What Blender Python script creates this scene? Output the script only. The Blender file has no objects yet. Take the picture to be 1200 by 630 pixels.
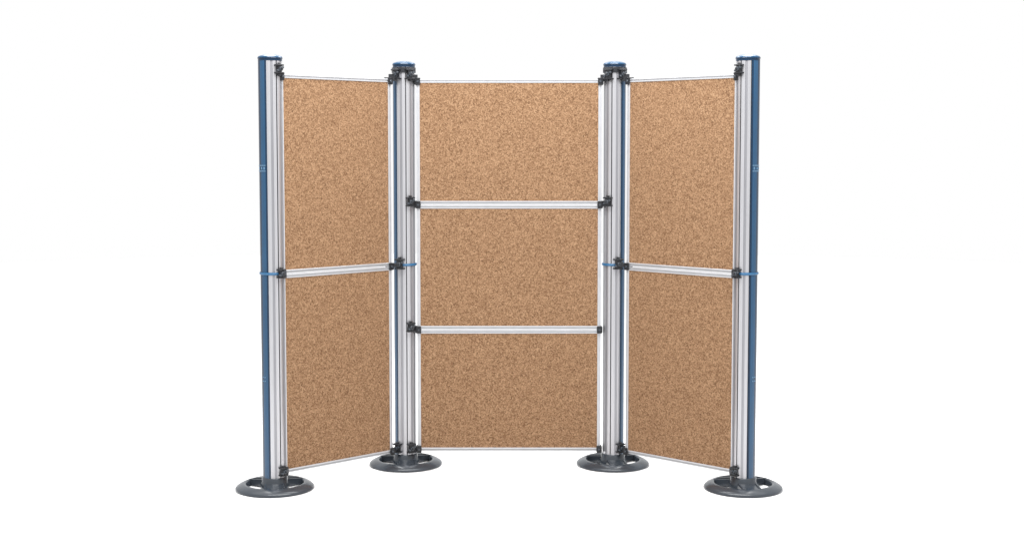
import bpy, bmesh, math, random
from mathutils import Vector, Matrix
random.seed(3)
S=bpy.context.scene
col=S.collection
S.view_settings.view_transform='Standard'; S.view_settings.look='None'
S.view_settings.exposure=0
# ---------------- materials
def mat(name,base,rough=0.5,metal=0.0,var=0.0,vscale=20,bump=0.0,stretch=None,spec=0.5):
    m=bpy.data.materials.new(name); m.use_nodes=True
    nt=m.node_tree; b=nt.nodes['Principled BSDF']
    b.inputs['Base Color'].default_value=(*base,1); b.inputs['Roughness'].default_value=rough
    b.inputs['Metallic'].default_value=metal
    b.inputs['Specular IOR Level'].default_value=spec
    tc=nt.nodes.new('ShaderNodeTexCoord'); mp=nt.nodes.new('ShaderNodeMapping')
    if stretch: mp.inputs['Scale'].default_value=stretch
    n=nt.nodes.new('ShaderNodeTexNoise'); n.inputs['Scale'].default_value=vscale; n.inputs['Detail'].default_value=4
    nt.links.new(tc.outputs['Object'],mp.inputs[0]); nt.links.new(mp.outputs[0],n.inputs['Vector'])
    r=nt.nodes.new('ShaderNodeValToRGB')
    r.color_ramp.elements[0].position=0.3; r.color_ramp.elements[1].position=0.7
    r.color_ramp.elements[0].color=(*[c*(1-var) for c in base],1)
    r.color_ramp.elements[1].color=(*[min(1,c*(1+var)) for c in base],1)
    nt.links.new(n.outputs['Fac'],r.inputs[0]); nt.links.new(r.outputs[0],b.inputs['Base Color'])
    if bump:
        bp=nt.nodes.new('ShaderNodeBump'); bp.inputs['Strength'].default_value=bump; bp.inputs['Distance'].default_value=0.001
        nt.links.new(n.outputs['Fac'],bp.inputs['Height']); nt.links.new(bp.outputs[0],b.inputs['Normal'])
    return m
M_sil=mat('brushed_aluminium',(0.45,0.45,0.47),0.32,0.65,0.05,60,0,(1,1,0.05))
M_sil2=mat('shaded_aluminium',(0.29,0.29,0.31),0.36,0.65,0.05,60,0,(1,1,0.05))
M_slot=mat('dark_slot',(0.13,0.13,0.14),0.5,0.5,0.1,40)
M_frame=mat('frame_aluminium',(0.49,0.495,0.515),0.38,0.4,0.04,30)
M_groove=mat('frame_groove_aluminium',(0.38,0.385,0.40),0.42,0.4,0.04,30)
M_blue=mat('blue_plastic',(0.013,0.060,0.128),0.20,0.0,0.08,8,spec=0.45)
M_navy=mat('navy_cap_cover_shade',(0.004,0.020,0.048),0.22,0.0,0.08,8,spec=0.35)  # the caps' own navy; on the covers, shading painted as colour
M_blue2=mat('bright_blue_plastic',(0.012,0.085,0.19),0.3,0.0,0.06,20,spec=0.4)
M_pale=mat('pale_blue_band',(0.04,0.13,0.25),0.3,0.0,0.06,20,spec=0.4)
M_clip=mat('pale_blue_clip',(0.10,0.20,0.31),0.4,0.0,0.06,20)
M_black=mat('black_plastic',(0.012,0.013,0.016),0.35,0,0.15,60,spec=0.4)
M_base=mat('charcoal_base',(0.036,0.043,0.053),0.2,0.0,0.05,8,0)
M_ground=mat('white_paper',(0.86,0.86,0.86),0.9,0,0.01,2,spec=0.0)
def cork():
    m=bpy.data.materials.new('cork'); m.use_nodes=True
    nt=m.node_tree; L=nt.links; b=nt.nodes['Principled BSDF']
    b.inputs['Roughness'].default_value=0.9; b.inputs['Specular IOR Level'].default_value=0.1
    tc=nt.nodes.new('ShaderNodeTexCoord'); oi=nt.nodes.new('ShaderNodeObjectInfo')
    sc=nt.nodes.new('ShaderNodeVectorMath'); sc.operation='SCALE'
    cx=nt.nodes.new('ShaderNodeCombineXYZ'); 
    for i in range(3): L.new(oi.outputs['Random'],cx.inputs[i])
    sc.inputs[3].default_value=13; L.new(cx.outputs[0],sc.inputs[0])
    ad=nt.nodes.new('ShaderNodeVectorMath'); L.new(tc.outputs['Object'],ad.inputs[0]); L.new(sc.outputs[0],ad.inputs[1])
    def vor(s):
        v=nt.nodes.new('ShaderNodeTexVoronoi'); v.inputs['Scale'].default_value=s; v.inputs['Randomness'].default_value=1
        L.new(ad.outputs[0],v.inputs['Vector'])
        h=nt.nodes.new('ShaderNodeSeparateColor'); L.new(v.outputs['Color'],h.inputs[0]); return h.outputs[0]
    a=vor(235); c=vor(480)
    n=nt.nodes.new('ShaderNodeTexNoise'); n.inputs['Scale'].default_value=190; n.inputs['Detail'].default_value=3; L.new(ad.outputs[0],n.inputs['Vector'])
    m1=nt.nodes.new('ShaderNodeMix'); m1.inputs[0].default_value=0.3; L.new(a,m1.inputs[2]); L.new(c,m1.inputs[3])
    m2=nt.nodes.new('ShaderNodeMix'); m2.inputs[0].default_value=0.25; L.new(m1.outputs[0],m2.inputs[2]); L.new(n.outputs['Fac'],m2.inputs[3])
    r=nt.nodes.new('ShaderNodeValToRGB'); e=r.color_ramp.elements
    k=0.715
    e[0].position=0.20; e[0].color=(0.14*k,0.072*k,0.038*k,1)
    e[1].position=0.82; e[1].color=(0.52*k,0.33*k,0.195*k,1)
    x=e.new(0.38); x.color=(0.265*k,0.147*k,0.079*k,1)
    x=e.new(0.58); x.color=(0.365*k,0.214*k,0.119*k,1)
    L.new(m2.outputs[0],r.inputs[0]); L.new(r.outputs[0],b.inputs['Base Color'])
    bp=nt.nodes.new('ShaderNodeBump'); bp.inputs['Strength'].default_value=0.3; bp.inputs['Distance'].default_value=0.001
    L.new(m2.outputs[0],bp.inputs['Height']); L.new(bp.outputs[0],b.inputs['Normal'])
    return m
M_cork=cork()
# ---------------- helpers
def finish(bm,name,mats,smooth=None):
    bmesh.ops.recalc_face_normals(bm,faces=bm.faces)
    me=bpy.data.meshes.new(name); bm.to_mesh(me); bm.free()
    for m in mats: me.materials.append(m)
    if smooth is not None:
        for p in me.polygons: p.use_smooth=True
        me.set_sharp_from_angle(angle=math.radians(smooth))
    return me
def obj(name,me,parent=None,loc=(0,0,0),rz=0.0):
    o=bpy.data.objects.new(name,me); col.objects.link(o)
    o.location=loc; o.rotation_euler=(0,0,rz)
    if parent: o.parent=parent
    return o
def obox(bm,c,u,sx,sy,sz,mi=0,dz=0.0):
    """box along u; dz: drop of the +u end"""
    u=Vector((u[0],u[1],0)).normalized(); v=Vector((-u.y,u.x,0)); w=Vector((0,0,1)); c=Vector(c)
    vs=[]
    for k in (-1,1):
        for a,b in ((-1,-1),(1,-1),(1,1),(-1,1)):
            vs.append(bm.verts.new(c+u*a*sx/2+v*b*sy/2+w*(k*sz/2-(a*dz/2 if k>0 else 0))))
    for f in ((3,2,1,0),(4,5,6,7),(0,1,5,4),(1,2,6,5),(2,3,7,6),(3,0,4,7)):
        fa=bm.faces.new([vs[i] for i in f]); fa.material_index=mi
def ocyl(bm,c,ax,r,l,seg=14,r2=None,mi=0):
    ax=Vector(ax).normalized(); q=ax.to_track_quat('Z','Y').to_matrix().to_4x4()
    res=bmesh.ops.create_cone(bm,cap_ends=True,segments=seg,radius1=r,radius2=r if r2 is None else r2,depth=l,matrix=Matrix.Translation(Vector(c))@q)
    for v in res['verts']:
        for f in v.link_faces: f.material_index=mi
def lathe(bm,prof,seg=64,closed=False,mi=None):
    rings=[]
    for r,z in prof:
        if r<1e-6: rings.append([bm.verts.new((0,0,z))])
        else: rings.append([bm.verts.new((r*math.cos(2*math.pi*i/seg),r*math.sin(2*math.pi*i/seg),z)) for i in range(seg)])
    n=len(rings)
    for k in range(n if closed else n-1):
        A=rings[k];B=rings[(k+1)%n]
        for i in range(seg):
            j=(i+1)%seg
            if len(A)==1 and len(B)==1: continue
            if len(A)==1: f=bm.faces.new([A[0],B[i],B[j]])
            elif len(B)==1: f=bm.faces.new([A[i],A[j],B[0]])
            else: f=bm.faces.new([A[i],A[j],B[j],B[i]])
            f.material_index=mi[k] if mi else 0
# ---------------- dimensions
R=0.054; H=1.999
ZT,ZB=1.923,0.072
def column_mesh():
    pts=[]; d=math.radians
    N=4; st=210/N
    for k in range(N):
        s=st*k
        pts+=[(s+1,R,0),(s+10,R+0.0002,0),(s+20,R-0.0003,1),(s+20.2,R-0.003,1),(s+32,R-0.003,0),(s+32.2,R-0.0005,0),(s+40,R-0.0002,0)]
        pts+=[(s+48,R,2)]
        if k<N-1: pts+=[(s+48.2,R-0.009,2),(s+st+0.8,R-0.009,2)]
    for a in range(212,360,8): pts.append((a,R-0.005,0))
    bm=bmesh.new()
    z0,z1=0.03,H-0.008
    lo=[bm.verts.new((r*math.cos(d(a)),r*math.sin(d(a)),z0)) for a,r,_ in pts]
    hi=[bm.verts.new((r*math.cos(d(a)),r*math.sin(d(a)),z1)) for a,r,_ in pts]
    n=len(pts)
    for i in range(n):
        j=(i+1)%n
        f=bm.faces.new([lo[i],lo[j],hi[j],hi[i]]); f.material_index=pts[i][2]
    bm.faces.new(hi); bm.faces.new(lo[::-1])
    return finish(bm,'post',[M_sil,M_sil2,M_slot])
def cover_mesh():
    bm=bmesh.new(); d=math.radians
    N=42
    angs=[211.5+ (358.5-211.5)*i/N for i in range(N+1)]
    prof=[(a,R+0.0008) for a in angs]+[(a,R-0.0035) for a in angs[::-1]]
    z0,z1=0.035,H-0.010
    lo=[bm.verts.new((r*math.cos(d(a)),r*math.sin(d(a)),z0)) for a,r in prof]
    hi=[bm.verts.new((r*math.cos(d(a)),r*math.sin(d(a)),z1)) for a,r in prof]
    n=len(prof)
    for i in range(n):
        j=(i+1)%n; f=bm.faces.new([lo[i],lo[j],hi[j],hi[i]])
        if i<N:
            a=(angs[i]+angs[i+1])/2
            if a<218 or a>352 or 248<a<322: f.material_index=1  # dark shading at cover edges and silhouette, painted in as navy
    for i in range(N):
        for q in (lo,hi): bm.faces.new([q[i],q[i+1],q[n-2-i],q[n-1-i]])
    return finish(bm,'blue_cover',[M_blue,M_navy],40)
def arc_bands(name,bands,m):
    bm=bmesh.new(); d=math.radians; n=8
    for a0,a1,r0,r1,z0,z1 in bands:
        angs=[a0+(a1-a0)*i/n for i in range(n+1)]
        q={}
        for kr,r in ((0,r0),(1,r1)):
            for kz,z in ((0,z0),(1,z1)):
                q[kr,kz]=[bm.verts.new((r*math.cos(d(a)),r*math.sin(d(a)),z)) for a in angs]
        for i in range(n):
            for A,B in (((1,0),(1,1)),((1,1),(0,1)),((0,1),(0,0)),((0,0),(1,0))):
                bm.faces.new([q[A][i],q[A][i+1],q[B][i+1],q[B][i]])
        for i in (0,n): bm.faces.new([q[1,0][i],q[1,1][i],q[0,1][i],q[0,0][i]])
    return finish(bm,name,[m],40)
def cap_mesh():
    bm=bmesh.new()
    lathe(bm,[(0,H-0.018),(R+0.001,H-0.018),(R+0.001,H-0.009),(R+0.003,H-0.008),(R+0.003,H-0.003),(R-0.001,H+0.003),(R-0.014,H+0.008),(R-0.028,H+0.011),(0,H+0.012)],48,mi=[1,1,1,1,2,2,2,2])
    return finish(bm,'cap',[M_blue2,M_navy,M_blue],35)
def collar_mesh():
    bm=bmesh.new()
    z=1.009
    lathe(bm,[(R-0.002,z-0.006),(R+0.004,z-0.006),(R+0.006,z-0.003),(R+0.006,z+0.003),(R+0.004,z+0.006),(R-0.002,z+0.006)],48,closed=True,mi=[0,0,1,0,0,0])
    return finish(bm,'joint_collar',[M_blue2,M_pale],35)
def base_mesh():
    bm=bmesh.new()
    lathe(bm,[(0.178,0.0),(0.183,0.003),(0.183,0.009),(0.178,0.015),(0.167,0.022),(0.153,0.028),(0.142,0.031),(0.136,0.030),(0.131,0.025),(0.130,0.0)],96,closed=True)
    lathe(bm,[(0,0.002),(0.066,0.002),(0.066,0.024),(0.062,0.034),(0.0605,0.036),(0.0595,0.056),(0.056,0.059),(0,0.059)],48)
    for ang,w in ((-82,0.095),(40,0.04),(150,0.04)):
        a=math.radians(ang); u=(math.cos(a),math.sin(a))
        obox(bm,(u[0]*0.099,u[1]*0.099,0.0175),u,0.082,w,0.027,dz=0.008)
        for s in (-1,1):
            obox(bm,(u[0]*0.100-u[1]*s*w*0.42,u[1]*0.100+u[0]*s*w*0.42,0.030),u,0.078,0.006,0.012,dz=0.008)
    return finish(bm,'base',[M_base],50)
def clamp_mesh(rd,J,u,bz,body=1.0):
    bm=bmesh.new(); rd=Vector((rd[0],rd[1],0)).normalized(); J=Vector((J[0],J[1],0)); u=Vector((u[0],u[1],0)).normalized()
    n=Vector((-u.y,u.x,0)); t=Vector((-rd.y,rd.x,0))
    if body:
        k=body
        obox(bm,rd*0.006+Vector((0,0,bz)),rd,0.022,0.022*k,0.036*k)
        for s in (-1,1):
            obox(bm,rd*0.007+Vector((0,0,bz+s*0.0195*k)),rd,0.026,0.042*k,0.007)
            ocyl(bm,rd*0.016+t*s*0.014*k+Vector((0,0,bz+s*0.008*k)),rd,0.006,0.012,8,mi=1)
        ocyl(bm,rd*0.021+Vector((0,0,bz)),rd,0.010,0.010,12,mi=1)
        ocyl(bm,rd*0.028+Vector((0,0,bz)),rd,0.005,0.007,8)
        ocyl(bm,rd*0.008+Vector((0,0,bz+0.026*k)),(0,0,1),0.008,0.009,10)
        A=rd*0.010; mid=(A+J)/2; dd=(J-A)
        obox(bm,mid+Vector((0,0,bz*0.5)),dd if dd.length>1e-4 else u,dd.length+0.008,0.014,0.014+abs(bz)*0.6)
    obox(bm,J-u*0.004,u,0.007,0.037,0.030)
    for s in (-1,1):
        obox(bm,J+u*0.0075+n*s*0.0158,u,0.024,0.006,0.036)
        ocyl(bm,J+u*0.008+n*s*0.0205,n*s,0.0065,0.008,8,mi=1)
        ocyl(bm,J+u*0.008+n*s*0.0205+Vector((0,0,0.013*(1 if s<0 else -1))),n*s,0.004,0.006,6)
    return finish(bm,'clamp',[M_black,M_base])
FW=0.017; TH=0.011
def panel_meshes(w,h):
    prof=[(0,TH-0.002),(0.001,TH-0.001),(0.005,TH-0.001),(0.0055,TH-0.004),(0.0110,TH-0.004),(0.0115,TH),(FW-0.001,TH),(FW,TH-0.001),(FW,0.004)]
    full=[(a,-b) for a,b in prof]+[(a,b) for a,b in prof[::-1]]
    bm=bmesh.new(); loops=[]
    for d_,y in full:
        x=w/2-d_; z=h/2-d_
        loops.append([bm.verts.new(p) for p in ((-x,y,-z),(x,y,-z),(x,y,z),(-x,y,z))])
    n=len(loops)
    for k in range(n):
        A=loops[k];B=loops[(k+1)%n]
        for i in range(4):
            j=(i+1)%4; f=bm.faces.new([A[i],A[j],B[j],B[i]])
            if k in (2,3,n-4,n-5) and i in (0,2): f.material_index=1
    fr=finish(bm,'panel',[M_frame,M_groove])
    bm=bmesh.new(); obox(bm,(0,0,0),(1,0),w-2*FW+0.004,0.0146,h-2*FW+0.004)
    ck=finish(bm,'cork_board',[M_cork])
    return fr,ck
# ---------------- build stand
O=Vector((0,-0.2,0))
root=bpy.data.objects.new('display_board_stand',None); col.objects.link(root); root.location=O
root.empty_display_size=0.2
root['label']='folding cork display boards clamped between blue and silver posts'
root['category']='display board'
xi,yi=0.519,0.0
xo,yo=1.094,-0.49
CM,VM,KM,LM,BM_=column_mesh(),cover_mesh(),cap_mesh(),collar_mesh(),base_mesh()
def screws(sgn):
    bm=bmesh.new()
    for a in (322,336):
        for z in (0.512,0.530):
            d=math.radians(a if sgn>0 else 570-a); v=Vector((math.cos(d),math.sin(d),0))
            ocyl(bm,v*(R+0.0015)+Vector((0,0,z)),v,0.0028,0.003,8)
    return finish(bm,'screw_set',[M_clip])
for key,(x,y,rot) in {'ol':(-xo,yo,-100),'il':(-xi,yi,-128),'ir':(xi+0.003,yi,96),'or':(xo,yo,70)}.items():
    rz=math.radians(rot)
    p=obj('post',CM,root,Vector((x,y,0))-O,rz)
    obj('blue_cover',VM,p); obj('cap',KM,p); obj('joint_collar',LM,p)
    obj('base',BM_,p,rz=-rz)
    left=key[1]=='l'
    if key[0]=='o':
        a0,a1=(300,352) if left else (218,270)
        z=1.492; r0,r1=R+0.0005,R+0.003
        b=[(a0,a1,r0,r1,z+0.011,z+0.015),(a0,a1,r0,r1,z-0.015,z-0.011)]
        for a in (a0+6,(a0+a1)/2,a1-10): b.append((a,a+6,r0,r1,z-0.006,z+0.006))
        obj('cover_clip',arc_bands('cover_clip',b,M_clip),p)
        obj('screw_set',screws(1 if left else -1),p)
    else:
        b=[(-168,-12,R+0.0012,R+0.0065,H-0.046,H-0.020)]
        o=obj('clamp_collar',arc_bands('clamp_collar',b,M_black),p,rz=-rz)
cy=-0.02
zs=[ZB,0.684,1.305,ZT]
PW=0.914
for i in range(3):
    h=zs[i+1]-zs[i]-0.004
    fr,ck=panel_meshes(PW,h)
    p=obj('panel',fr,root,Vector((0,cy,(zs[i]+zs[i+1])/2))-O); obj('cork_board',ck,p)
nx,ny=1.058,-0.50
fx,fy=0.584,-0.068
zw=[ZB,1.004,ZT]
for s in (-1,1):
    A=Vector((s*nx,ny,0)); B=Vector((s*fx,fy,0)); c=(A+B)/2; L=(B-A).length
    d=(B-A) if s<0 else (A-B)
    rz=math.atan2(d.y,d.x)
    u=(B-A).normalized()
    A=A+u*0.006; c=(A+B)/2; L=(B-A).length
    for i in range(2):
        h=zw[i+1]-zw[i]-0.004
        fr,ck=panel_meshes(L,h)
        p=obj('panel',fr,root,Vector((c.x,c.y,(zw[i]+zw[i+1])/2))-O,rz); obj('cork_board',ck,p)
    def addclamp(px,py,ang,J,uu,z,bz,body=1.0):
        a=math.radians(ang) if s<0 else math.radians(180-ang)
        rd=Vector((math.cos(a),math.sin(a),0))
        Bp=Vector((px,py,0))+rd*(R+0.004)
        me=clamp_mesh(rd,J-Bp,uu,bz,body)
        o=obj('clamp',me,root,Bp+Vector((0,0,z))-O)
        bv=o.modifiers.new('Bevel','BEVEL'); bv.width=0.0012; bv.segments=1; bv.limit_method='ANGLE'
    for z,bz in ((ZT-0.012,0.032),(1.004,0.006),(ZB+0.012,0.006)):
        addclamp(s*xo,yo,-42,A,u,z,bz,0.9)
    for z,bz,an,k in ((ZT-0.012,0.034,-122,1.1),(1.004,0.010,-108,1.15),(ZB+0.012,0.010,-125,1.0)):
        addclamp(s*xi,yi,an,B,-u,z,bz,k)
    Jc=Vector((s*PW/2,cy,0)); uc=Vector((-s,0,0))
    for z,bz,k in ((ZT-0.012,0.034,1.1),(1.305,0.016,1.0),(0.684,0.016,1.0),(ZB+0.012,0.010,1.0)):
        addclamp(s*xi,yi,-60,Jc,uc,z,bz,0 if (s>0 and z<1.0) else k)
# ---------------- ground
bm=bmesh.new()
bmesh.ops.create_circle(bm,cap_ends=True,segments=96,radius=14)
g=obj('ground',finish(bm,'ground',[M_ground])); g['kind']='structure'
# ---------------- light
w=bpy.data.worlds.new('World'); S.world=w; w.use_nodes=True
bg=w.node_tree.nodes['Background']; bg.inputs[0].default_value=(1,1,1,1); bg.inputs[1].default_value=1.0
def lamp(kind,name,loc,target,energy,**k):
    l=bpy.data.lights.new(name,kind); l.energy=energy
    for a,b in k.items(): setattr(l,a,b)
    o=bpy.data.objects.new(name,l); col.objects.link(o); o.location=loc
    o.rotation_euler=(Vector(target)-Vector(loc)).to_track_quat('-Z','Y').to_euler()
lamp('AREA','softbox_lamp',(0,-1.9,3.5),(0,0,1.9),140,shape='RECTANGLE',size=3.4,size_y=0.8)
lamp('AREA','back_floor_fill',(0,0.9,3.4),(0,0.5,0),160,shape='RECTANGLE',size=3.6,size_y=1.6)  # added fill, whitens the floor under and behind the stand
lamp('SUN','overhead_floor_fill',(0,0,6),(0,0.01,0),1.2,angle=math.radians(70))  # added downward fill that clears shadows off the white floor
# ---------------- camera
f=1600.0; p=math.radians(3.83)
cam=bpy.data.cameras.new('Camera'); co=bpy.data.objects.new('Camera',cam); col.objects.link(co)
co.location=(0,-6.78,1.579); co.rotation_euler=(math.radians(90)-p,0,0)
cam.sensor_width=36; cam.sensor_fit='HORIZONTAL'; cam.lens=36*f/1200
cam.shift_x=3.5/1200; cam.shift_y=-33/1200
cam.clip_end=200; cam.clip_start=0.05
S.camera=co
